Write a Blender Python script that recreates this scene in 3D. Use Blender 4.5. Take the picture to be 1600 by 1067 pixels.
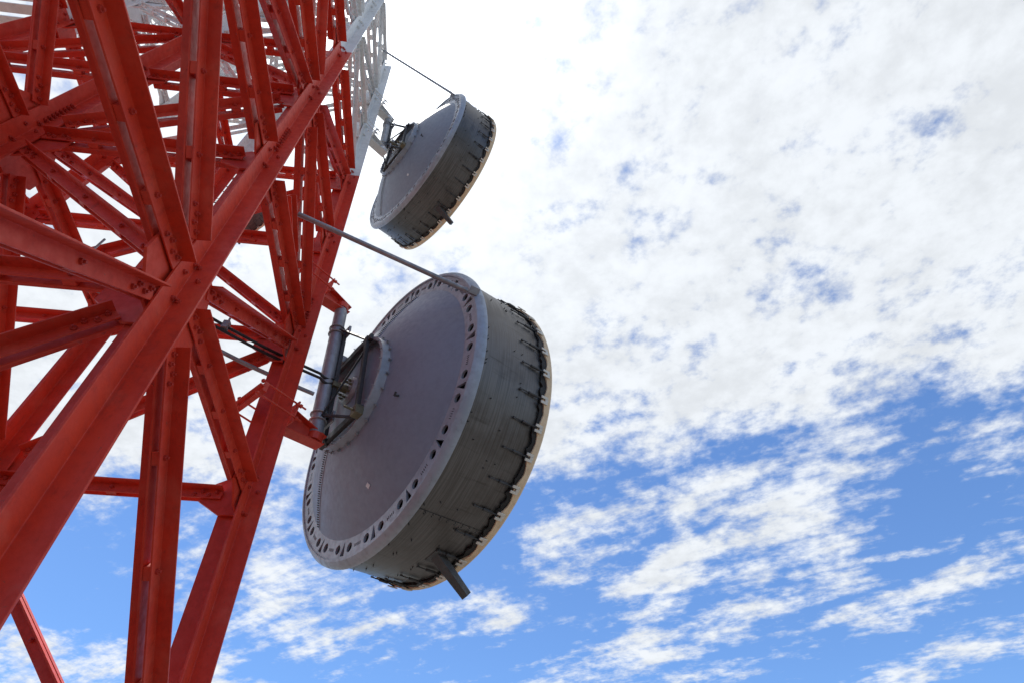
import bpy, bmesh, math, random
from mathutils import Vector, Matrix
random.seed(7)
for o in list(bpy.data.objects): bpy.data.objects.remove(o)
scene = bpy.context.scene
COL = scene.collection
rad = math.radians

# ------------------------------------------------------------------ camera
S = 2.4            # metres per tower bay
EYE = 1.6          # camera height above the ground
PITCH, ROLL = 0.882845, 0.004887
cam_d = bpy.data.cameras.new('camera'); cam = bpy.data.objects.new('camera', cam_d); COL.objects.link(cam)
cam_d.sensor_width = 36.0; cam_d.lens = 891.938 / 1600 * 36.0; cam_d.clip_start = 0.05; cam_d.clip_end = 5000
_U = Vector((0, -math.sin(PITCH), math.cos(PITCH))); _X = Vector((1, 0, 0)); _F = Vector((0, math.cos(PITCH), math.sin(PITCH)))
_r = _X * math.cos(ROLL) + _U * math.sin(ROLL); _u = _U * math.cos(ROLL) - _X * math.sin(ROLL)
cam.matrix_world = Matrix(((_r.x, _u.x, -_F.x, 0), (_r.y, _u.y, -_F.y, 0), (_r.z, _u.z, -_F.z, EYE), (0, 0, 0, 1)))
scene.camera = cam

# ------------------------------------------------------------------ light
SUN_EL, SUN_AZ = 75.0, -53.5          # azimuth clockwise from +Y
SUN = Vector((math.sin(rad(SUN_AZ)) * math.cos(rad(SUN_EL)), math.cos(rad(SUN_AZ)) * math.cos(rad(SUN_EL)), math.sin(rad(SUN_EL))))
sl = bpy.data.lights.new('sun', 'SUN'); sl.energy = 4.0; sl.angle = rad(0.6); sl.color = (1.0, 0.95, 0.88)
so = bpy.data.objects.new('sun', sl); COL.objects.link(so); so.rotation_euler = SUN.to_track_quat('Z', 'Y').to_euler()
so.location = (0, 0, 60)

vs = scene.view_settings
vs.view_transform = 'Standard'; vs.look = 'None'; vs.gamma = 1.0; vs.exposure = 0.25; vs.use_curve_mapping = False

class NT:
    """small helper that writes node graphs"""
    def __init__(s, tree): s.t = tree; s.n = tree.nodes; s.l = tree.links
    def put(s, sock, v):
        if isinstance(v, bpy.types.NodeSocket): s.l.new(v, sock)
        else: sock.default_value = v
    def math(s, op, a, b=None, c=None, clamp=False):
        n = s.n.new('ShaderNodeMath'); n.operation = op; n.use_clamp = clamp
        s.put(n.inputs[0], a)
        if b is not None: s.put(n.inputs[1], b)
        if c is not None: s.put(n.inputs[2], c)
        return n.outputs[0]
    def vmath(s, op, a, b=None):
        n = s.n.new('ShaderNodeVectorMath'); n.operation = op
        s.put(n.inputs[0], a)
        if b is not None:
            if op == 'SCALE': s.put(n.inputs[3], b)
            else: s.put(n.inputs[1], b)
        return n.outputs[1] if op in ('DOT_PRODUCT', 'LENGTH', 'DISTANCE') else n.outputs[0]
    def noise(s, vec, scale, detail=6, rough=.55, dist=0.0, lac=2.0):
        n = s.n.new('ShaderNodeTexNoise'); s.put(n.inputs['Vector'], vec)
        n.inputs['Scale'].default_value = scale; n.inputs['Detail'].default_value = detail
        n.inputs['Roughness'].default_value = rough; n.inputs['Distortion'].default_value = dist; n.inputs['Lacunarity'].default_value = lac
        return n
    def ramp(s, v, lo, hi, a=0.0, b=1.0, smooth=True):
        n = s.n.new('ShaderNodeMapRange'); n.interpolation_type = 'SMOOTHSTEP' if smooth else 'LINEAR'
        s.put(n.inputs[0], v); s.put(n.inputs[1], lo); s.put(n.inputs[2], hi); s.put(n.inputs[3], a); s.put(n.inputs[4], b)
        return n.outputs[0]
    def mix(s, f, a, b, mode='MIX'):
        n = s.n.new('ShaderNodeMix'); n.data_type = 'RGBA'; n.blend_type = mode
        s.put(n.inputs[0], f); s.put(n.inputs[6], a); s.put(n.inputs[7], b)
        return n.outputs[2]
    def comb(s, x, y, z):
        n = s.n.new('ShaderNodeCombineXYZ'); s.put(n.inputs[0], x); s.put(n.inputs[1], y); s.put(n.inputs[2], z); return n.outputs[0]
    def sep(s, v):
        n = s.n.new('ShaderNodeSeparateXYZ'); s.put(n.inputs[0], v); return n.outputs

# ------------------------------------------------------------------ sky: clear air plus a broken cloud layer
world = bpy.data.worlds.new('World'); scene.world = world; world.use_nodes = True
W = NT(world.node_tree); W.n.clear()
out = W.n.new('ShaderNodeOutputWorld'); bg = W.n.new('ShaderNodeBackground'); W.l.new(bg.outputs[0], out.inputs[0])
bg.inputs[1].default_value = 0.10
sky = W.n.new('ShaderNodeTexSky'); sky.sky_type = 'NISHITA'; sky.sun_disc = False
sky.sun_elevation = rad(SUN_EL); sky.sun_rotation = rad(SUN_AZ); sky.altitude = 300; sky.air_density = 1.0; sky.dust_density = 0.3; sky.ozone_density = 3.0
tc = W.n.new('ShaderNodeTexCoord'); D = tc.outputs['Generated']
dx, dy, dz = W.sep(D)
up = W.math('ADD', W.math('MAXIMUM', dz, 0.0), 0.12)
PX = W.math('DIVIDE', dx, up); PY = W.math('DIVIDE', dy, up)
P = W.comb(PX, PY, 0.0)
w1 = W.vmath('SCALE', W.vmath('SUBTRACT', W.noise(P, 2.4, 2, .5).outputs['Color'], (.5, .5, .5)), 0.28)
w2 = W.vmath('SCALE', W.vmath('SUBTRACT', W.noise(P, 8.0, 3, .55).outputs['Color'], (.5, .5, .5)), 0.055)
PW = W.vmath('ADD', W.vmath('ADD', P, w1), w2)
wx, wy, _ = W.sep(PW)
# the big cloud bank overhead and its far edge
edge = W.math('ADD', W.math('MULTIPLY', W.math('MAXIMUM', wx, 0.0), -0.36), 1.18)
bank = W.math('MULTIPLY', W.ramp(W.math('SUBTRACT', edge, wy), -0.16, 0.24, 0.0, .92), W.ramp(wy, -0.75, -0.35))   # unseen near edge ends behind the camera to darken faces turned that way
def stroke(a, b, width, amp=1.0):
    """soft streak of cloud between two points of the layer"""
    ax, ay = a; bx, by = b; vx, vy = bx - ax, by - ay; L2 = vx * vx + vy * vy
    px = W.math('SUBTRACT', wx, ax); py = W.math('SUBTRACT', wy, ay)
    t = W.math('DIVIDE', W.math('ADD', W.math('MULTIPLY', px, vx), W.math('MULTIPLY', py, vy)), L2, clamp=True)
    ex = W.math('SUBTRACT', px, W.math('MULTIPLY', t, vx)); ey = W.math('SUBTRACT', py, W.math('MULTIPLY', t, vy))
    d = W.math('SQRT', W.math('ADD', W.math('MULTIPLY', ex, ex), W.math('MULTIPLY', ey, ey)))
    return W.ramp(d, width * 2.0, width * 0.1, 0.0, amp - .12)
cover = bank
for st in [((.12, 1.33), (.60, 1.12), .11, .66), ((.38, 1.52), (.70, 1.22), .17, .82), ((-.95, 1.84), (-.20, 1.66), .09, .60), ((-.20, 1.66), (.14, 1.46), .09, .62),
           ((-.66, 1.70), (-.48, 1.25), .24, .66), ((.24, 2.02), (.66, 1.68), .13, .66), ((.66, 1.68), (.84, 1.50), .09, .62), ((.76, 1.42), (1.06, 1.28), .035, .62),
           ((.96, 1.66), (1.34, 1.24), .09, .64), ((1.2, 2.08), (1.46, 1.62), .11, .70), ((.45, 2.08), (1.02, 1.70), .08, .55), ((-1.7, 1.72), (-1.0, 1.98), .16, .66),
           ((-.55, 2.22), (.1, 2.14), .10, .5), ((.70, .98), (1.05, .92), .10, .55)]:
    cover = W.math('MAXIMUM', cover, stroke(*st))
# farther off, loose cloud fields of the same kind all round the horizon
far = W.math('MULTIPLY', W.ramp(W.noise(W.vmath('ADD', P, (7.3, 2.1, 0)), .8, 4, .55).outputs[0], .44, .60), W.ramp(W.vmath('LENGTH', P), 2.1, 2.8))
cover = W.math('MAXIMUM', cover, W.math('MULTIPLY', far, 0.75))
PT = W.vmath('ADD', P, W.vmath('SCALE', w1, .12))
# texture: wind-drawn fibres, dappled cells and broad thick and thin patches
rot = W.n.new('ShaderNodeVectorRotate'); rot.rotation_type = 'Z_AXIS'; W.l.new(PT, rot.inputs['Vector']); rot.inputs['Angle'].default_value = rad(28)
SV = W.vmath('MULTIPLY', rot.outputs[0], (1.0, 1.35, 1.0))
fa = W.noise(SV, 7.5, 7, .60).outputs[0]
fb = W.noise(W.vmath('MULTIPLY', rot.outputs[0], (.75, 2.1, 1.0)), 6.2, 8, .62).outputs[0]     # wispy streaks beyond the bank
f1 = W.math('ADD', W.math('MULTIPLY', fa, bank), W.math('MULTIPLY', fb, W.math('SUBTRACT', 1.0, bank)))
f2 = W.noise(PT, 23.0, 4, .62).outputs[0]
f3 = W.noise(W.vmath('ADD', P, (3.7, 1.9, 0)), 4.2, 3, .55).outputs[0]
dens = W.math('ADD', cover, W.math('MULTIPLY', W.math('SUBTRACT', f1, .5), 1.65))
dens = W.math('ADD', dens, W.math('MULTIPLY', W.math('SUBTRACT', f2, .5), W.ramp(bank, 0.0, 1.0, .95, 1.15)))
dens = W.math('ADD', dens, W.math('MULTIPLY', W.math('SUBTRACT', f3, .5), 1.25))
alpha = W.ramp(dens, .20, .88)
# cloud brightness: white, a little grey where thick, much brighter towards the sun (forward scattering)
cosS = W.math('MAXIMUM', W.vmath('DOT_PRODUCT', D, tuple(SUN)), 0.0)
glow = W.math('ADD', W.math('MULTIPLY', W.math('POWER', cosS, 10.0), .20), W.math('MULTIPLY', W.math('POWER', cosS, 70.0), 3.0))
shade = W.ramp(W.math('ADD', W.math('MULTIPLY', W.noise(SV, 4.5, 5, .6).outputs[0], .6), W.math('MULTIPLY', f2, .4)), .36, .62, .87, 1.03)
cb = W.math('MULTIPLY', W.math('ADD', .79, glow), shade)
ccol = W.vmath('SCALE', W.comb(9.3, 9.75, 10.3), cb)
blue = W.mix(1.0, sky.outputs[0], (.98, 1.24, 1.53, 1), 'MULTIPLY')
blue = W.vmath('SCALE', blue, W.math('ADD', 1.0, W.math('MULTIPLY', W.math('POWER', cosS, 40.0), 2.5)))
W.l.new(W.mix(alpha, blue, ccol), bg.inputs[0])

# ------------------------------------------------------------------ materials
def material(name, build):
    m = bpy.data.materials.new(name); m.use_nodes = True; t = NT(m.node_tree)
    b = m.node_tree.nodes['Principled BSDF']; build(t, b); return m
def objco(t):
    n = t.n.new('ShaderNodeTexCoord'); return n.outputs['Object']
def paint(name, col, col2, rough=.5, dirt=(.06, .04, .03), amount=.35, bump=.02, spec=.5, metal=0.0, scale=1.0, fade=None, chip=None):
    def b(t, p):
        co = objco(t)
        n1 = t.noise(co, 1.3 * scale, 3, .6).outputs[0]; n2 = t.noise(co, 14 * scale, 4, .65).outputs[0]
        st = t.noise(t.vmath('MULTIPLY', co, (22, 22, .9)), 1.0 * scale, 3, .6).outputs[0]
        c = t.mix(t.ramp(t.math('ADD', t.math('MULTIPLY', n1, .6), t.math('MULTIPLY', n2, .4)), .38, .62), (*col, 1), (*col2, 1))
        d = t.math('MULTIPLY', t.ramp(t.math('ADD', t.math('MULTIPLY', st, .6), t.math('MULTIPLY', n2, .4)), .53, .72), amount)
        c = t.mix(d, c, (*dirt, 1))
        if fade: c = t.mix(t.math('MULTIPLY', t.ramp(t.noise(co, 2.7, 4, .65).outputs[0], .50, .68), fade[3]), c, (*fade[:3], 1))
        if chip: c = t.mix(t.math('MULTIPLY', t.ramp(t.noise(co, 26.0, 3, .7).outputs[0], .67, .72), chip[3]), c, (*chip[:3], 1))
        t.l.new(c, p.inputs['Base Color'])
        t.l.new(t.ramp(n2, .3, .7, rough - .08, rough + .12), p.inputs['Roughness'])
        p.inputs['Metallic'].default_value = metal; p.inputs['Specular IOR Level'].default_value = spec
        bm = t.n.new('ShaderNodeBump'); bm.inputs['Strength'].default_value = .25; bm.inputs['Distance'].default_value = bump
        t.l.new(t.noise(co, 35 * scale, 2, .6).outputs[0], bm.inputs['Height']); t.l.new(bm.outputs[0], p.inputs['Normal'])
    return material(name, b)
M = {}
M['red'] = paint('red_paint', (.68, .054, .022), (.56, .037, .016), .46, (.20, .026, .015), .36, .004, .42, fade=(.66, .125, .078, .35), chip=(.22, .07, .04, .5))
M['redbolt'] = paint('red_bolt', (.52, .045, .025), (.42, .032, .02), .5, (.12, .025, .018), .4, .002)
M['white'] = paint('white_paint', (.80, .80, .79), (.68, .68, .67), .5, (.34, .28, .22), .40, .004, chip=(.30, .22, .16, .5))
M['galv'] = paint('galvanised_steel', (.36, .37, .39), (.26, .27, .29), .48, (.12, .11, .10), .3, .002, .5, .35)
M['dish'] = paint('dish_grey', (.255, .295, .365), (.232, .265, .325), .55, (.165, .17, .18), .15, .001, .4, fade=(.28, .315, .375, .22))
M['lip'] = paint('rim_alloy', (.37, .41, .47), (.30, .33, .375), .45, (.19, .175, .15), .35, .002, .5, .2)
M['dark'] = paint('dark_steel', (.055, .055, .058), (.035, .034, .035), .55, (.09, .06, .04), .3, .002)
M['rubber'] = paint('black_rubber', (.018, .017, .017), (.03, .027, .025), .7, (.05, .04, .035), .2, .003)
M['cable'] = paint('black_cable', (.016, .016, .018), (.022, .022, .024), .55, (.04, .04, .04), .2, .001)
M['cream'] = paint('cream_fabric', (.80, .62, .42), (.70, .52, .34), .8, (.34, .26, .18), .4, .003, .2)
M['tab'] = paint('tab_fabric', (.74, .71, .64), (.66, .62, .54), .8, (.34, .28, .21), .25, .002, .2)
M['brass'] = paint('yellow_zinc', (.20, .17, .10), (.13, .11, .07), .5, (.08, .05, .03), .4, .002, .5, .5)
M['label'] = paint('label_white', (.75, .75, .76), (.70, .70, .71), .5, (.4, .4, .4), .1, .001)
M['hole'] = paint('recess_shade', (.03, .03, .035), (.025, .025, .03), .8, (.02, .02, .02), .2, .001)  # near-black colour standing in for the shade inside openings
def shroud_mat(t, p):
    co = objco(t)
    x, y, z = t.sep(co)
    ang = t.math('ARCTAN2', z, y)
    fine = t.noise(t.comb(t.math('MULTIPLY', x, 55.0), t.math('MULTIPLY', ang, 3.0), 0.0), 1.0, 6, .6).outputs[0]   # scratches run round the drum
    blot = t.noise(co, 1.6, 6, .6).outputs[0]
    drip = t.noise(t.comb(t.math('MULTIPLY', ang, 26.0), t.math('MULTIPLY', x, 1.2), 0.0), 1.0, 5, .6).outputs[0]
    c = t.mix(t.ramp(fine, .35, .65), (.108, .100, .097, 1), (.178, .168, .163, 1))
    c = t.mix(t.math('MULTIPLY', t.ramp(blot, .42, .68), .55), c, (.075, .064, .056, 1))
    c = t.mix(t.math('MULTIPLY', t.ramp(drip, .56, .72), .45), c, (.05, .043, .036, 1))
    t.l.new(c, p.inputs['Base Color'])
    t.l.new(t.ramp(fine, .3, .7, .36, .58), p.inputs['Roughness']); p.inputs['Metallic'].default_value = .88
    bm = t.n.new('ShaderNodeBump'); bm.inputs['Strength'].default_value = .2; bm.inputs['Distance'].default_value = .003
    t.l.new(t.math('ADD', fine, t.math('MULTIPLY', blot, 2.0)), bm.inputs['Height']); t.l.new(bm.outputs[0], p.inputs['Normal'])
M['shroud'] = material('weathered_alloy', shroud_mat)
def ground_mat(t, p):
    co = objco(t)
    n1 = t.noise(co, .25, 8, .6).outputs[0]; n2 = t.noise(co, 9.0, 8, .65).outputs[0]
    c = t.mix(t.ramp(n1, .35, .65), (.165, .157, .146, 1), (.125, .120, .110, 1))
    c = t.mix(t.math('MULTIPLY', t.ramp(n2, .45, .7), .4), c, (.08, .078, .066, 1))
    t.l.new(c, p.inputs['Base Color']); p.inputs['Roughness'].default_value = .9
    bm = t.n.new('ShaderNodeBump'); bm.inputs['Strength'].default_value = .4; bm.inputs['Distance'].default_value = .02
    t.l.new(n2, bm.inputs['Height']); t.l.new(bm.outputs[0], p.inputs['Normal'])
M['ground'] = material('worn_concrete', ground_mat)

# ------------------------------------------------------------------ mesh helpers
class MB:
    def __init__(s): s.v = []; s.f = []
    def add(s, vs_, fs_):
        o = len(s.v); s.v += [Vector(v) for v in vs_]; s.f += [tuple(i + o for i in f) for f in fs_]
    def prism(s, poly, a, b, e1, e2, poly2=None):
        """polygon (in e1,e2 coordinates) swept from a to b"""
        n = len(poly); poly2 = poly2 or poly
        vs_ = [a + e1 * p[0] + e2 * p[1] for p in poly] + [b + e1 * p[0] + e2 * p[1] for p in poly2]
        fs_ = [(i, (i + 1) % n, n + (i + 1) % n, n + i) for i in range(n)] + [tuple(range(n - 1, -1, -1)), tuple(range(n, 2 * n))]
        s.add(vs_, fs_)
    def bar(s, a, b, e1, e2, w, h):
        w /= 2; h /= 2; s.prism([(-w, -h), (w, -h), (w, h), (-w, h)], a, b, e1, e2)
    def box(s, c, ex, ey, ez, sx, sy, sz): s.bar(c - ez * sz / 2, c + ez * sz / 2, ex, ey, sx, sy)
    def tube(s, a, b, r, n=12, r2=None, caps=True):
        d = (b - a).normalized(); e1 = d.orthogonal().normalized(); e2 = d.cross(e1); r2 = r if r2 is None else r2
        p1 = [(r * math.cos(2 * math.pi * i / n), r * math.sin(2 * math.pi * i / n)) for i in range(n)]
        p2 = [(r2 * math.cos(2 * math.pi * i / n), r2 * math.sin(2 * math.pi * i / n)) for i in range(n)]
        s.prism(p1, a, b, e1, e2, p2)
    def path(s, pts, r, n=10):
        pts = [Vector(p) for p in pts]; rings = []
        e1 = (pts[1] - pts[0]).orthogonal().normalized()
        for i, p in enumerate(pts):
            d = (pts[min(i + 1, len(pts) - 1)] - pts[max(i - 1, 0)]).normalized()
            e1 = (e1 - d * e1.dot(d)).normalized(); e2 = d.cross(e1)
            rings.append([p + (e1 * math.cos(2 * math.pi * k / n) + e2 * math.sin(2 * math.pi * k / n)) * r for k in range(n)])
        vs_ = [v for rr in rings for v in rr]; fs_ = []
        for i in range(len(pts) - 1):
            for k in range(n): fs_.append((i * n + k, i * n + (k + 1) % n, (i + 1) * n + (k + 1) % n, (i + 1) * n + k))
        fs_ += [tuple(range(n - 1, -1, -1)), tuple((len(pts) - 1) * n + k for k in range(n))]
        s.add(vs_, fs_)
    def bolt(s, p, nrm, r=.017, h=.016):
        nrm = nrm.normalized(); s.tube(p - nrm * .004, p + nrm * h, r, 6); s.tube(p + nrm * h, p + nrm * (h + .014), r * .5, 6)
    def lathe(s, prof, n=96, a0=0.0, a1=2 * math.pi):
        """profile of (x, r) turned round the X axis"""
        full = abs(a1 - a0 - 2 * math.pi) < 1e-6; m = n if full else n + 1; k = len(prof)
        vs_ = []
        for i in range(m):
            a = a0 + (a1 - a0) * i / n
            for x, r in prof: vs_.append((x, r * math.cos(a), r * math.sin(a)))
        fs_ = []
        for i in range(n):
            j = (i + 1) % m
            for q in range(k - 1): fs_.append((i * k + q, j * k + q, j * k + q + 1, i * k + q + 1))
        s.add(vs_, fs_)
    def build(s, name, mat, parent=None, origin=None, smooth=False, bevel=0.0, kind=None):
        o0 = origin or Vector((0, 0, 0))
        me = bpy.data.meshes.new(name); me.from_pydata([tuple(v - o0) for v in s.v], [], s.f); me.update()
        bm = bmesh.new(); bm.from_mesh(me); bmesh.ops.recalc_face_normals(bm, faces=bm.faces); bm.to_mesh(me); bm.free()
        if smooth:
            me.polygons.foreach_set('use_smooth', [True] * len(me.polygons)); me.set_sharp_from_angle(angle=rad(35))
        me.materials.append(M[mat]); o = bpy.data.objects.new(name, me); COL.objects.link(o)
        if parent: o.parent = parent
        if bevel:
            bv = o.modifiers.new('bevel', 'BEVEL'); bv.width = bevel; bv.segments = 2; bv.limit_method = 'ANGLE'; bv.angle_limit = rad(50)
        if kind: o['kind'] = kind
        return o
def thing(name, label, cat, loc=(0, 0, 0), rot=None, group=None):
    o = bpy.data.objects.new(name, None); COL.objects.link(o); o.location = loc
    if rot is not None: o.rotation_euler = rot
    o.empty_display_size = .3
    o['label'] = label; o['category'] = cat
    if group: o['group'] = group
    return o

# ------------------------------------------------------------------ ground
g = MB(); g.add([(-900, -900, 0), (900, -900, 0), (900, 900, 0), (-900, 900, 0)], [(0, 1, 2, 3)])
go = g.build('ground', 'ground'); go['kind'] = 'structure'

# ------------------------------------------------------------------ tower frame: 3 x 3 legs, two bays each way
YAW = 0.106103; CX, CY = -1.94629, 0.820144; ZA, ZAP = 1.353128, 17.0
EX = Vector((math.cos(YAW), math.sin(YAW), 0)); EY = Vector((-math.sin(YAW), math.cos(YAW), 0)); EZ = Vector((0, 0, 1))
def Lp(lx, ly, z):
    """tower grid coordinates (bays) -> world metres; the frame tapers upwards"""
    R = (ZAP - z) / (ZAP - ZA)
    return Vector((CX * S, CY * S, z * S + EYE)) + (EX * lx + EY * ly) * (R * S)
def Wp(x, y, z): return Vector((x * S, y * S, z * S + EYE))
GROUND = -EYE / S + .03
LEV = [GROUND, ZA - 1.1, ZA, 2.259252, 3.108317, 3.951221, 3.951221 + .80, 3.951221 + 1.58, 3.951221 + 2.36]   # index 2 = A ... 5 = paint change
KP = [-2, -1, 0, 1, 2, 3, 4, 5, 6]
ZT = LEV[5]; ZTOP = LEV[-1]
tower = thing('lattice_tower', 'red and white lattice steel tower of bolted angles rising at the left', 'tower', tuple(Lp(0, 0, GROUND) * 1.0))
TO = Vector(tower.location)
PAINT = ZT + .045
H = .125
LW, LG, LT = .200, .026, .018       # starred pair of heavy angles, corner to corner round the gussets
def star1(): return [(LG, -LG), (LG, -LW), (LG + LT, -LW), (LG + LT, -LG - LT), (LW, -LG - LT), (LW, -LG)]
def star2(): return [(-x, -y) for x, y in star1()]
LEGS = [(i, j) for i in (-1, 0, 1) for j in (-1, 0, 1)]
for (i, j) in LEGS:
    top = ZTOP + .06
    for (z0, z1, mat) in ((GROUND, PAINT, 'red'), (PAINT, top, 'white')):
        m = MB()
        for prof in (star1(), star2()): m.prism(prof, Lp(i, j, z0), Lp(i, j, z1), EX, EY)
        leg = m.build('leg', mat, tower, TO, bevel=.004)
        bl = MB()
        ax = (Lp(i, j, z1) - Lp(i, j, z0)).normalized()
        for k, z in enumerate(LEV):
            if not (z0 - .02 <= z <= z1 + .02): continue
            if k == 0: continue
            c = Lp(i, j, z)
            def pair(t, o):       # one bolt on each visible flange of both angles
                bl.bolt(c + ax * t + EX * (LG + LT) - EY * o, EX, .019); bl.bolt(c + ax * t - EY * (LG + LT) + EX * o, -EY, .019)
                bl.bolt(c + ax * t - EX * (LG + LT) + EY * o, -EX, .019); bl.bolt(c + ax * t + EY * (LG + LT) - EX * o, EY, .019)
            for t, o in ((-.20, .075), (.04, .12), (.20, .075)): pair(t, o)
            if k == 3:    # splices: rows of bolts on every flange
                for q in range(8):
                    t = .30 + q * .062
                    for o in (.07,): pair(t, o)
        if bl.v: bl.build('bolts', 'redbolt' if mat == 'red' else 'white', leg, TO, kind='stuff')
    bp = MB(); bp.box(Lp(i, j, GROUND) - EZ * .035, EX, EY, EZ, .6, .6, .05); bp.build('base_plate', 'red', tower, TO, bevel=.004)

FO, FV, GAP, TH = .118, .118, .046, .013
def member(name, a, b, n, mat, pull_a, pull_b, fo=FO, fv=FV, spacers=3):
    if mat == 'white': fo *= .68; fv *= .72
    """two angles back to back with a gap for the gusset, outstanding flanges on the upper side"""
    d = (b - a).normalized(); u = n.cross(d).normalized()
    if u.z < 0: u = -u
    nn = d.cross(u).normalized()
    a2 = a + d * pull_a; b2 = b - d * pull_b; m = MB()
    for s in (-1, 1):
        x0 = s * GAP / 2
        poly = [(x0, -fv / 2), (x0 + s * TH, -fv / 2), (x0 + s * TH, fv / 2 - TH), (x0 + s * fo, fv / 2 - TH), (x0 + s * fo, fv / 2), (x0, fv / 2)]
        m.prism(poly, a2, b2, nn, u)
    L = (b2 - a2).length
    for k in range(spacers):
        c = a2 + d * (L * (k + 1) / (spacers + 1)); m.box(c - u * .005, nn, u, d, GAP - .002, fv * .8, .09)
    o = m.build(name, mat, tower, TO, bevel=.003)
    bl = MB()
    for (st, sg) in ((a2, 1), (b2, -1)):
        for q in range(4):
            for s in (-1, 1): bl.bolt(st + d * sg * (.05 + .065 * q) + nn * s * (GAP / 2 + TH) - u * (.018 if q % 2 else -.012), nn * s, .019)
    for k in range(spacers):
        c = a2 + d * (L * (k + 1) / (spacers + 1))
        for s in (-1, 1): bl.bolt(c + nn * s * (GAP / 2 + TH), nn * s, .019)
    bl.build('bolts', 'redbolt' if mat == 'red' else 'white', o, TO, kind='stuff')
    return o
EDGES = [((i, j), (i + 1, j), EY) for i in (-1, 0) for j in (-1, 0, 1)] + [((i, j), (i, j + 1), EX) for i in (-1, 0, 1) for j in (-1, 0)]
for k, z in enumerate(LEV):
    mat = 'red' if z < PAINT else 'white'
    if k > 0:
        for (A, B, n) in EDGES:
            w = 1.0 if A[0] == 1 and B[0] == 1 else .82          # the outer right face carries the heavier angles
            member('horizontal_beam', Lp(*A, z), Lp(*B, z), n, mat, .20, .20, FO * w, FV * w)
    if k < len(LEV) - 1:
        z1 = LEV[k + 1]; mat = 'red' if z1 < PAINT else 'white'
        for (A, B, n) in EDGES:
            if (A[0] + A[1] + KP[k]) % 2 == 0: A, B = B, A       # A is the node that carries diagonals on this level
            pa = Lp(*A, z) + EZ * .10; pb = Lp(*B, z1) - EZ * .14
            w = 1.0 if A[0] == 1 and B[0] == 1 else .84
            member('diagonal_brace', pa, pb, n, mat, .30, .30, fo=.112 * w, fv=.112 * w)
# gusset plates: one on each side of a leg in every bay plane
for k, z in enumerate(LEV):
    if k == 0: continue
    mat = 'red' if z < PAINT else 'white'
    for (i, j) in LEGS:
        act = (i + j + KP[k]) % 2 == 1
        for (du, sgn) in ((EX, 1), (EX, -1), (EY, 1), (EY, -1)):
            ni, nj = i + int(round(du.dot(EX))) * sgn, j + int(round(du.dot(EY))) * sgn
            if (ni, nj) not in LEGS: continue
            d = du * sgn; nrm = EZ.cross(d); c = Lp(i, j, z)
            if act: poly = [(.03, -.40), (.19, -.40), (.45, -.20), (.45, .085), (.25, .40), (.03, .40)]
            else: poly = [(.03, -.20), (.18, -.20), (.40, -.07), (.40, .07), (.20, .20), (.03, .20)]
            m = MB(); m.prism(poly, c - nrm * .010, c + nrm * .010, d, EZ)
            m.build('gusset_plate', mat, tower, TO)

# walkway deck of planks inside the top of the tower and on the left outrigger
def deck(z, x0, x1, y0, y1, mat, step, gap, skip=.0):
    y = y0; R = (ZAP - z) / (ZAP - ZA) * S
    while y < y1:
        xs = x0
        while xs < x1 - 1e-6:
            xe = min(xs + .62, x1)
            if random.random() > skip:
                a = Lp(xs + .012, y + (step - gap) / 2, z) + EZ * .09; b = Lp(xe - .012, y + (step - gap) / 2, z) + EZ * .09
                m = MB(); m.bar(a, b, EY, EZ, (step - gap) * R, .035); m.build('deck_plank', mat, tower, TO)
            xs = xe
        y += step
deck(ZTOP, -1, 0, -.9, .95, 'white', .14, .07, .08)
deck(ZT + .30, -2.0, -1.10, -.9, .12, 'white', .10, .028, .06)

# ------------------------------------------------------------------ dish antennas
def ring_cells(m, x, r0, r1, cells, depth=.012):
    """flat annulus at x built of cells (angle0, angle1, hole) with true openings"""
    for (a0, a1, hole) in cells:
        am = (a0 + a1) / 2; rm = (r0 + r1) / 2; K = 24 if hole and hole[0] == 'o' else 48
        def pos(a, r): return (x, r * math.cos(a), r * math.sin(a))
        if hole is None:
            vs_ = []; n = 4
            for q in range(n + 1):
                a = a0 + (a1 - a0) * q / n; vs_ += [pos(a, r0), pos(a, r1)]
            m.add(vs_, [(2 * q, 2 * q + 2, 2 * q + 3, 2 * q + 1) for q in range(n)]); continue
        kind, size = hole; outer, inner, deep = [], [], []
        for q in range(K):
            f = 2 * math.pi * q / K; c, s_ = math.cos(f), math.sin(f); t = 1 / max(abs(c), abs(s_))
            outer.append(pos(am + c * t * (a1 - a0) / 2, rm + s_ * t * (r1 - r0) / 2))
            if kind == 'o': u_, v_ = c * size, s_ * size
            else:
                tri = [(-.06, -1.15), (.06, -1.15), (.62, 1.05), (-.62, 1.05)]
                # point on triangle outline in direction f
                best = 9
                for e in range(4):
                    (x1_, y1_), (x2_, y2_) = tri[e], tri[(e + 1) % 4]; dx_, dy_ = x2_ - x1_, y2_ - y1_
                    den = c * dy_ - s_ * dx_
                    if abs(den) < 1e-9: continue
                    tt = (x1_ * dy_ - y1_ * dx_) / den; ss = (x1_ * s_ - y1_ * c) / den
                    if tt > 0 and -1e-6 <= ss <= 1 + 1e-6: best = min(best, tt)
                u_, v_ = c * best * size, s_ * best * size
            inner.append(pos(am + u_ / rm, rm + v_)); p = pos(am + u_ / rm, rm + v_); deep.append((p[0] + depth, p[1], p[2]))
        fs_ = []
        for q in range(K):
            w = (q + 1) % K; fs_ += [(q, w, K + w, K + q), (K + q, K + w, 2 * K + w, 2 * K + q)]
        m.add(outer + inner + deep, fs_)

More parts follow.
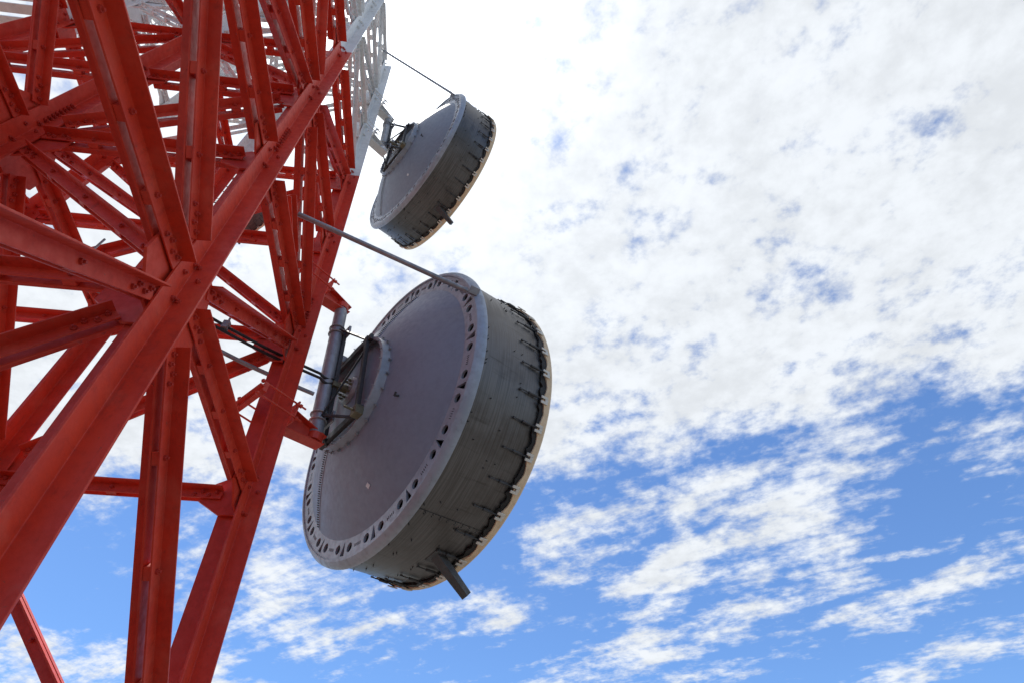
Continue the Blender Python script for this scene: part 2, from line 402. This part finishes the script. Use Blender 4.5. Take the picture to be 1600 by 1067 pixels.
def dish(name, label, C, az, el, R, depth, front, poles=None, full=True, stay=None, frame_c='dark'):
    """shrouded drum antenna; local +X is the way it looks, origin in the rim plane"""
    root = thing(name, label, 'antenna', tuple(C), (0, -el, az), 'drum antennas on the tower')
    k = R / 1.98
    RS = .862 * R; XR = -.05 * k; seg = 120 if full else 72
    def sx(r): return XR - depth * (1 - (r / RS) ** 2)
    m = MB(); m.lathe([(sx(RS * q / 24), max(RS * q / 24, .002)) for q in range(25)], seg)
    refl = m.build('reflector', 'dish', root, smooth=True)
    # perforated ring and lip
    m = MB(); cells = []
    N = 18
    for q in range(N):
        a = 2 * math.pi * q / N; d = rad(360 / N)
        for (f0, f1, h) in ((0, .24, ('o', .054 * k)), (.24, .44, ('v', .074 * k)), (.44, .68, ('o', .054 * k)), (.68, 1.0, None)):
            cells.append((a + d * f0, a + d * f1, h))
    ring_cells(m, XR, RS - .004, .972 * R, cells, .03)
    ring = m.build('rim_ring', 'lip', root)
    m = MB(); m.lathe([(XR + .07 * k, RS * .97), (XR + .10 * k, R * .90), (XR + .07 * k, R * .95)], seg); m.build('ring_shade_sheet', 'hole', ring, smooth=True)  # added near-black sheet, painted as the shade behind the ring holes
    m = MB()
    for q in range(N):     # small tick slots between the holes: solid bars, the dark of the openings painted on
        a = 2 * math.pi * (q + .84) / N
        for w in range(5):
            aa = a + (w - 2) * .015; rm = (RS + .972 * R) / 2; c = Vector((XR - .0005, rm * math.cos(aa), rm * math.sin(aa)))
            er = Vector((0, math.cos(aa), math.sin(aa))); et = Vector((0, -math.sin(aa), math.cos(aa)))
            m.box(c, et, Vector((1, 0, 0)), er, .007 * k, .004, .035 * k)
    m.build('slots', 'hole', ring, kind='stuff')
    m = MB(); m.lathe([(XR - .001, .970 * R), (XR - .018 * k, .972 * R), (XR - .018 * k, .984 * R), (-.042 * k, 1.000 * R), (-.005 * k, R * 1.014), (.035 * k, R * 1.016), (.04 * k, R * .99)], seg)
    m.build('rim_lip', 'lip', root, smooth=True)
    # drum
    m = MB(); F = front - .09 * k
    m.lathe([(.0, R * .985), (F * .33, R * .988), (F * .66, R * .990), (F, R * .992), (F, R * .965), (0, R * .955)], seg)
    drum = m.build('shroud', 'shroud', root, smooth=True)
    rv = MB()
    for q in range(3):
        m = MB()
        a = rad(128 + 120 * q); er = Vector((0, math.cos(a), math.sin(a))); et = Vector((0, -math.sin(a), math.cos(a)))
        m.bar(Vector((.03, 0, 0)) + er * R * .988, Vector((F * .93, 0, 0)) + er * R * .993, et, er, .05 * k, .008)
        m.build('lap_strip', 'shroud', drum)
        for w in range(9):
            for s in (-1, 1): rv.bolt(Vector((F * (.06 + .1 * w), 0, 0)) + er * (R * .9915) + et * s * .013, er, .007, .005)
    rs_ = random.Random(3)
    for q in range(150):
        a = rs_.uniform(0, 2 * math.pi); er = Vector((0, math.cos(a), math.sin(a))); rv.bolt(Vector((F * rs_.choice((.08, .25, .5, .62)) + rs_.uniform(-.02, .02), 0, 0)) + er * (R * .990), er, .008, .004)
    rv.build('rivets', 'dark', drum, kind='stuff')
    # radome: taut fabric face with a turned-back scalloped edge over a ragged dark absorber skirt
    m = MB(); m.lathe([(F + .12 * k, .002), (F + .12 * k, R * .5), (F + .115 * k, R * .9), (F + .10 * k, R * .985), (F + .085 * k, R * 1.010), (F + .06 * k, R * 1.018)], seg)
    NS = 36; n = NS * 8; vs_ = []
    for q in range(n):
        a = 2 * math.pi * q / n; t = (q % 8) / 8; sc = abs(math.sin(math.pi * t)); er = Vector((0, math.cos(a), math.sin(a)))
        xb = F - (.045 - .045 * sc + .008 * rs_.random()) * k
        vs_ += [er * (R * 1.018) + Vector((F + .06 * k, 0, 0)), er * (R * 1.018) + Vector((xb, 0, 0)), er * (R * .999) + Vector((xb, 0, 0))]
    m.add(vs_, [f for q in range(n) for f in ((3 * q, 3 * ((q + 1) % n), 3 * ((q + 1) % n) + 1, 3 * q + 1), (3 * q + 1, 3 * ((q + 1) % n) + 1, 3 * ((q + 1) % n) + 2, 3 * q + 2))])
    m.build('radome', 'cream', root, smooth=True)
    m = MB(); vs_ = []
    for q in range(n):
        a = 2 * math.pi * q / n; t = (q % 8) / 8; sc = abs(math.sin(math.pi * t)); er = Vector((0, math.cos(a), math.sin(a)))
        xb = F - (.062 - .012 * sc + .045 * rs_.random() ** 2) * k; lift = R * (1.000 + .007 * rs_.random() + .004 * sc)
        vs_ += [er * (R * 1.012) + Vector((F + .05 * k, 0, 0)), er * lift + Vector((xb, 0, 0)), er * (R * .996) + Vector((xb + .004, 0, 0))]
    m.add(vs_, [f for q in range(n) for f in ((3 * q, 3 * ((q + 1) % n), 3 * ((q + 1) % n) + 1, 3 * q + 1), (3 * q + 1, 3 * ((q + 1) % n) + 1, 3 * ((q + 1) % n) + 2, 3 * q + 2))])
    m.build('absorber_skirt', 'rubber', root, smooth=True)
    # springs and tabs
    X1 = Vector((1, 0, 0)); sm = tm = None
    for q in range(NS):
        a = 2 * math.pi * q / NS
        if sm is None:
            er = Vector((0, 1, 0)); et = Vector((0, 0, 1))
            m = MB(); b0 = er * (R * 1.000)
            m.tube(b0 + X1 * (F - .36 * k), b0 + X1 * (F - .24 * k) + er * .006, .008 * k, 6)
            m.tube(b0 + X1 * (F - .25 * k) + er * .007, b0 + X1 * (F - .13 * k) + er * .012, .017 * k, 8)
            m.tube(b0 + X1 * (F - .13 * k) + er * .012, b0 + X1 * (F - .02 * k) + er * .034, .009 * k, 6)
            m.box(b0 + X1 * (F - .36 * k) - er * .002, X1, et, er, .03 * k, .022 * k, .02)
            o = m.build('tension_spring', 'dark', root); sm = o.data
            m = MB(); t0 = er * (R * 1.016)
            t0 = er * (R * 1.024)
            for s in (-1, 1): m.box(t0 + X1 * (F - .035 * k) + et * s * .031 * k, X1, et, er, .100 * k, .030 * k, .014)
            m.box(t0 + X1 * (F - .004 * k), X1, et, er, .042 * k, .032 * k, .014)
            p = m.build('radome_tab', 'tab', root, bevel=.003); tm = p
        else:
            o = bpy.data.objects.new('tension_spring', sm); COL.objects.link(o); o.parent = root
            p = tm.copy(); COL.objects.link(p); p.parent = root
        o.rotation_euler = (a + rs_.uniform(-.012, .012), 0, 0); p.rotation_euler = (a + rs_.uniform(-.01, .01), 0, 0)
    # hub
    RH = .375 * R; xh = sx(RH); xb = sx(0) - .015 * k
    m = MB(); m.lathe([(xh + .01, RH + .012), (xb, RH + .012), (xb, RH - .03 * k), (xb + .012, RH - .03 * k), (xb + .012, RH), (xh + .01, RH)], seg)
    hub = m.build('hub_ring', 'lip', root, smooth=True)
    m = MB()
    for q in range(24):
        a = 2 * math.pi * q / 24; er = Vector((0, math.cos(a), math.sin(a))); et = Vector((0, -math.sin(a), math.cos(a)))
        c = er * (RH + .012); m.box(c + X1 * (xh - .012) + er * .02, X1, et, er, .018 * k, .022 * k, .04 * k)
        m.bolt(c + X1 * (xh - .014) + er * .03, -X1, .008 * k)
        m.bolt(er * (RH - .012 * k) + X1 * xb, -X1, .009 * k)
    for q in range(40):
        a = 2 * math.pi * q / 40; m.bolt(Vector((sx(RH * .86), RH * .86 * math.cos(a), RH * .86 * math.sin(a))), -X1, .008 * k, .008)
    m.build('bolts', 'galv', hub, kind='stuff')
    m = MB(); m.lathe([(sx(0) - .002, .005), (sx(0) - .05 * k, .005), (sx(0) - .05 * k, .17 * k), (sx(0) - .01, .20 * k), (sx(0) + .02, .20 * k)], 40); fd = m.build('feed_flange', 'galv', hub, smooth=True)
    m = MB()
    for q in range(8):
        a = 2 * math.pi * q / 8; m.bolt(Vector((sx(0) - .05 * k, .125 * k * math.cos(a), .125 * k * math.sin(a))), -X1, .018 * k, .03)
    m.tube(Vector((sx(0) - .05 * k, 0, 0)), Vector((sx(0) - .16 * k, 0, 0)), .055 * k, 14); m.box(Vector((sx(0) - .20 * k, 0, -.02)), X1, Vector((0, 1, 0)), EZ, .10 * k, .09 * k, .07 * k)
    m.build('feed_connector', 'brass', fd, kind='stuff')
    # radial lap seams with rivets on the reflector
    for a in (rad(SEAM[0]), rad(SEAM[1])):
        rv = MB(); m = MB()
        et = Vector((0, -math.sin(a), math.cos(a))); er = Vector((0, math.cos(a), math.sin(a)))
        pts = [er * r + X1 * (sx(r) - .004) for r in [RH + .02 + (RS - RH - .03) * q / 10 for q in range(11)]]
        for q in range(10):
            d = (pts[q + 1] - pts[q]).normalized(); m.bar(pts[q], pts[q + 1], et, d.cross(et), .05 * k, .008)
        for q in range(34):
            r = RH + .04 + (RS - RH - .07) * q / 33; rv.bolt(er * r + X1 * (sx(r) - .008) + et * .012, -X1, .009 * k, .01)
        sm_ = m.build('lap_seam', 'lip', refl); rv.build('rivets', 'dark', sm_, kind='stuff')
    # foot under the drum near the front edge
    a = rad(FOOT); er = Vector((0, math.cos(a), math.sin(a))); et = Vector((0, -math.sin(a), math.cos(a)))
    d = (er * .72 + X1 * .69).normalized(); b0 = er * R * .985 + X1 * F * .72; e2 = d.cross(et)
    m = MB(); m.prism([(-.065 * k, -.05 * k), (.065 * k, -.05 * k), (.065 * k, .05 * k), (-.065 * k, .05 * k)], b0 - d * .09, b0 + d * .52 * k, et, e2, [(-.045 * k, -.04 * k), (.045 * k, -.04 * k), (.045 * k, .04 * k), (-.045 * k, .04 * k)])
    m.box(b0 + er * .006, et, X1, er, .22 * k, .20 * k, .02); m.build('foot_bracket', 'dark' if not full else 'footgrey', root, bevel=.005)
    # small label and drain screw
    def onshell(rf, ang, lift=.004):
        a = rad(ang); r = rf * RS; return Vector((sx(r) - lift, r * math.cos(a), r * math.sin(a))), Vector((0, -math.sin(a), math.cos(a))), Vector((0, math.cos(a), math.sin(a)))
    c, et, er = onshell(.80, LABEL_A); m = MB(); sl_ = Vector((2 * depth * .80 / RS, 0, 0)) + er; sl_.normalize(); m.box(c, (et * .9 + sl_ * .4).normalized(), (sl_ * .9 - et * .4).normalized(), et.cross(sl_), .05 * k, .055 * k, .004); m.build('name_plate', 'label', refl)
    c, et, er = onshell(.62, LABEL_A - 48); m = MB(); m.tube(c, c - X1 * .05 * k + et * .02, .012 * k, 8); m.box(c - X1 * .05 * k, X1, et, er, .02, .05 * k, .02); m.build('drain_screw', 'dark', refl)
    # mounting frame between the hub and the pole
    if poles:
        inv = Matrix.Translation(Vector(C)) @ Matrix.Rotation(az, 4, 'Z') @ Matrix.Rotation(-el, 4, 'Y'); inv = inv.inverted()
        lo, hi, pr = inv @ poles[0], inv @ poles[1], poles[2]
        m = MB(); cl = MB(); ax = (hi - lo).normalized(); Lq = (hi - lo).length
        fr = thing_child('mount_frame', root)
        nodes = [lo + ax * Lq * .13, lo + ax * Lq * .78]
        side = ax.cross(X1).normalized()
        for z_, nd in zip((-1, 1), nodes):
            for s in (-1, 1):
                tgt = Vector((xb + .01, s * RH * .45, z_ * RH * .86))
                dvec = (tgt - nd).normalized(); m.bar(nd + side * s * pr * .9, tgt, side, dvec.cross(side), .03 * k, .065 * k)
            m.bar(Vector((xb - .02, -RH * .62, z_ * RH * .80)), Vector((xb - .02, RH * .62, z_ * RH * .80)), X1, EZ, .05 * k, .09 * k)
        for s in (-1, 1):
            m.bar(Vector((xb - .035, s * RH * .5, -RH * .86)), Vector((xb - .035, s * RH * .5, RH * .86)), Vector((0, 1, 0)), X1, .06 * k, .05 * k)
            m.bar(nodes[0] + side * s * pr, Vector((xb - .03, s * RH * .5, RH * .60)), side, (X1 + EZ).normalized(), .03 * k, .05 * k)
        m.bar(nodes[0] + X1 * pr * 1.1, nodes[1] + X1 * pr * 1.1, side, X1, .16 * k, .05 * k)
        o = m.build('frame_bars', frame_c, fr, bevel=.003)
        for nd in nodes:
            cl = MB()
            for off in (-.05, .05):
                pts = []
                for q in range(17):
                    a = 2 * math.pi * q / 16; pts.append(nd + ax * off * k + (side * math.cos(a) + ax.cross(side) * math.sin(a)) * (pr + .012))
                cl.path(pts, .011 * k, 6)
            cl.box(nd + X1 * (pr + .03), side, X1, ax, .30 * k, .03, .15 * k)
            cl.build('pole_clamp', 'galv', fr)
        for (yy, zz) in ((-.55, -.85), (.35, .93)):
            q = MB(); q.box(Vector((xb - .05 * k, yy * RH, zz * RH)), X1, Vector((0, 1, 0)), EZ, .10 * k, .12 * k, .12 * k); q.tube(Vector((xb - .10 * k, yy * RH, zz * RH)), Vector((xb - .22 * k, yy * RH, zz * RH)), .014 * k, 8)
            q.build('adjuster_block', 'brass' if zz < 0 else 'galv', fr, bevel=.006)
    return root
def thing_child(name, parent):
    o = bpy.data.objects.new(name, None); COL.objects.link(o); o.parent = parent; return o
M['footgrey'] = paint('foot_grey', (.075, .078, .08), (.055, .056, .058), .55, (.04, .035, .03), .2, .002)
SEAM = (114, 316); FOOT = 263; LABEL_A = 262

# ---- poles standing off the corner leg
DG = (EX + EY).normalized()
def corner(z, kk): return Lp(1, 1, z) + DG * kk * S
def pole_mount(label, z0, k0, z1, k1, r, mat, over=.10):
    a = corner(z0, k0); b = corner(z1, k1)
    t = thing('mounting_pole', label, 'pole', tuple(a), None, 'antenna poles on the tower')
    m = MB(); ax = (b - a).normalized(); m.tube(a - ax * .02, b + ax * .02, r, 24); m.build('pole', 'galv', t, a, smooth=True)
    for (p, z) in ((a, z0), (b, z1)):
        g0 = Lp(1, 1, z); sd = DG.cross(EZ)
        st = g0 + DG * .16; en = p + DG * .10
        m = MB(); d = (en - st).normalized()
        m.prism([(-.08, -.15), (.08, -.15), (.08, -.135), (.008, -.135), (.008, .135), (.08, .135), (.08, .15), (-.08, .15), (-.08, .135), (-.008, .135), (-.008, -.135), (-.08, -.135)], st, en, sd, EZ,
                [(-.08, -.06), (.08, -.06), (.08, -.045), (.008, -.045), (.008, .045), (.08, .045), (.08, .06), (-.08, .06), (-.08, .045), (-.008, .045), (-.008, -.045), (-.08, -.045)])
        m.box(st, sd, EZ, DG, .42, .30, .02); m.tube(p - EZ * .05, p + EZ * .05, r * 1.12, 20)
        arm = m.build('bracket_arm', mat, t, a, bevel=.003)
        m = MB(); bk = g0 - DG * .27; m.box(bk, sd, EZ, DG, .52, .12, .05); m.box(bk - DG * .03, sd, EZ, DG, .52, .02, .08); m.build('clamp_plate', mat, t, a, bevel=.003)
        m = MB()
        for s in (-1, 1):
            for h in (-.09, .09):
                o0 = sd * s * .215 + EZ * h; m.tube(bk + o0 - DG * .06, st + o0 + DG * .09, .011, 8)
                m.tube(st + o0 + DG * .01, st + o0 + DG * .035, .024, 6); m.tube(bk + o0 - DG * .05, bk + o0 - DG * .025, .024, 6)
        m.build('threaded_rods', mat, t, a)
    return a, b, r
p1 = pole_mount('grey steel pole on red arms beside the large lower dish', 1.793, .237, 2.717, .210, .085, 'red')
p2 = pole_mount('grey steel pole on white arms beside the smaller upper dish', 4.80, .212, 5.43, .200, .075, 'white')
C1 = Wp(-0.68534937, 2.24985275, 2.16989838)
d1 = dish('drum_antenna', 'large grey drum antenna with cream radome edge, lower of the two in open sky', C1, 0.72706, 0.110845, .8258 * S, .20 * S, .4427 * S, p1)
kk = .72 / .826
C2 = Wp(-1.037 * kk, 2.378 * kk, 5.895 * kk)
d2 = dish('drum_antenna', 'smaller dark grey drum antenna high beside the white part of the tower', C2, rad(41.7), rad(4.3), .72 * S, .175 * S, .421 * kk * S, p2)
# third antenna, half hidden behind the frame
p3a, p3b = Lp(-.14, 1.18, 3.66), Lp(-.14, 1.18, 4.06)
t3 = thing('mounting_pole', 'short grey pole on the far side of the red frame behind the near leg', 'pole', tuple(p3a), None, 'antenna poles on the tower')
m = MB(); m.tube(p3a, p3b, .055, 18); m.build('pole', 'galv', t3, p3a, smooth=True)
for p in (p3a + EZ * .1, p3b - EZ * .1):
    m = MB(); m.bar(Lp(-.10, 1.03, (p.z - EYE) / S), p, EX, EZ, .09, .10); m.build('bracket_arm', 'red', t3, p3a, bevel=.003)
C3 = Lp(-.01, 1.42, 3.98)
d3 = dish('drum_antenna', 'small grey antenna half hidden behind the red lattice', C3, rad(66), 0, .28 * S, .07 * S, .13 * S, (p3a, p3b, .055), full=False)

# ---- stay rods
def stay(label, a, b, r, mat_end='galv', parts=True):
    t = thing('stay_rod', label, 'rod', tuple(a), None, 'stay rods bracing the antennas')
    d = (b - a).normalized(); sd = d.orthogonal().normalized(); up_ = d.cross(sd)
    m = MB(); m.tube(a + d * .05, b - d * .10, r, 16); m.build('rod', 'galv', t, a, smooth=True)
    m = MB(); m.tube(b - d * .14, b - d * .02, r * .62, 10); m.tube(b - d * .12, b - d * .08, r * 1.25, 6); m.box(b, sd, up_, d, .12, .03, .10); m.box(b + up_ * .03, sd, up_, d, .05, .10, .12); m.build('end_fitting', 'galv', t, a, bevel=.002)
    m = MB(); m.tube(a + d * .0, a + d * .10, r * .6, 10); m.tube(a + d * .06, a + d * .09, r * 1.2, 6); m.box(a, sd, up_, d, .10, .04, .08); m.build('end_fitting', mat_end, t, a, bevel=.002)
def rim_point(root, R, ang, x=0.0, f=1.0):
    mw = Matrix.Translation(root.location) @ root.rotation_euler.to_matrix().to_4x4(); a = rad(ang)
    return mw @ Vector((x, R * f * math.cos(a), R * f * math.sin(a)))
sa = Lp(.985, .40, 2.556)
stay('long grey stay rod from the red frame to the rim of the large dish', sa, rim_point(d1, .8258 * S, 167, -.07, .985), .031, 'red')
stay('thin dark stay rod from the white frame to the rim of the upper dish', Lp(1.0, .737, ZTOP + .0), rim_point(d2, .72 * S, 146, -.06, .99), .026)
stay('short grey stay rod crossing behind the diagonal braces inside the frame', Lp(-.27, 1.03, 3.99), rim_point(d3, .28 * S, 110, -.02, 1.0), .028)
# the channel on the frame that holds the long stay
m = MB(); e = Lp(.985, .44, 2.28); f_ = Lp(.985, .44, 2.72); m.bar(e, f_, EY, EX, .07, .03); m.build('stay_bracket', 'red', tower, TO, bevel=.003)
m = MB(); e = Lp(1.0, .29, 2.52); f_ = Lp(1.0, .56, 2.42); dd = (f_ - e).normalized(); uu = EX.cross(dd)
m.prism([(-.10, -.03), (.10, -.03), (.10, .05), (.085, .05), (.085, -.015), (-.085, -.015), (-.085, .05), (-.10, .05)], e, f_, uu, EX); m.box(sa - EX * .02, EX, EY, EZ, .08, .10, .12)
m.build('stay_bracket', 'red', tower, TO, bevel=.003)

# ---- feeder cables running from the big dish into the frame
def cable(label, pts, r, mat):
    o0 = Vector(pts[0]); m = MB(); P_ = []
    for q in range(len(pts) - 1):
        for w in range(8):
            t = w / 8; p = pts[q].lerp(pts[q + 1], t); p = p - EZ * .05 * math.sin(math.pi * t); P_.append(p)
    P_.append(pts[-1]); m.path(P_, r, 10)
    o = m.build('feeder_cable', mat, None, o0, smooth=True); o.location = o0
    o['label'] = label; o['category'] = 'cable'; o['group'] = 'feeder cables crossing the frame'
hubp = Matrix.Translation(d1.location) @ d1.rotation_euler.to_matrix().to_4x4() @ Vector((-.75, 0, 0))
ca0, ca1 = Wp(-2.093, 1.055, 2.15), Wp(-.981, 1.983, 2.15); cb0, cb1 = Wp(-2.088, 1.082, 2.12), Wp(-.974, 1.986, 2.12)
cc0, cc1 = Wp(-1.437, 1.677, 2.05), Wp(-.997, 2.031, 2.05)
ex = lambda a, b, t: a + (b - a) * t
cable('upper black feeder cable of the pair running to the large dish', [ex(ca0, ca1, -.6), ca0, ex(ca0, ca1, .5), ca1, hubp + EZ * .10], .018, 'cable')
cable('lower black feeder cable of the pair running to the large dish', [ex(cb0, cb1, -.6), cb0, ex(cb0, cb1, .5), cb1, hubp + EZ * .02], .018, 'cable')
cable('grey feeder conduit below the black pair, ending at the grey pole', [ex(cc0, cc1, -1.4), ex(cc0, cc1, -.4), cc1], .026, 'galv')
for t_, lab in ((.24, 'small steel cable hanger clamped to the cables at the left'), (.66, 'small steel cable hanger clamped to the cables right of the near leg')):
    c = ex(ca0, ca1, t_); h = thing('cable_hanger', lab, 'bracket', tuple(c), None, 'hangers on the feeder cables')
    m = MB(); m.box(c - EZ * .03, EX, EY, EZ, .07, .07, .12); m.build('clamp', 'galv', h, c, bevel=.004)
    m = MB(); m.tube(c, c + EZ * (2.259 * S + EYE - c.z), .012, 8); m.build('hanger_rod', 'galv', h, c)

# ---- caged ladder on the left face, white section
lx, ly = Wp(-2.80, .96, 0).x, Wp(-2.80, .96, 0).y
lad = thing('caged_ladder', 'white caged ladder climbing the left side of the upper frame', 'ladder', (lx, ly, 4.0 * S + EYE)); LO = Vector(lad.location)
zt = (ZTOP + .2) * S + EYE
for s in (-1, 1):
    m = MB(); a = Vector((lx, ly, LO.z)) + EY * s * .22; m.bar(a, Vector((a.x, a.y, zt)), EX, EY, .05, .02); m.build('rail', 'white', lad, LO)
z = LO.z + .2
while z < zt:
    m = MB(); c = Vector((lx, ly, z)); m.tube(c - EY * .22, c + EY * .22, .014, 8); m.build('rung', 'white', lad, LO); z += .3
z = LO.z + .4
while z < zt:
    m = MB(); c = Vector((lx, ly, z)); m.path([c - EY * .22 - EX * .01 + (EY * (.22 - .36 * math.cos(math.pi * q / 14)) - EX * .70 * math.sin(math.pi * q / 14)) for q in range(15)], .016, 6); m.build('cage_hoop', 'white', lad, LO); z += .8
for q in (2, 4.5, 7, 9.5, 12):
    m = MB(); o_ = -EY * .22 + EY * (.22 - .36 * math.cos(math.pi * q / 14)) - EX * .70 * math.sin(math.pi * q / 14)
    c = Vector((lx, ly, 0)) + o_; m.bar(Vector((c.x, c.y, LO.z + .4)), Vector((c.x, c.y, zt)), EX, EY, .035, .012); m.build('cage_bar', 'white', lad, LO)
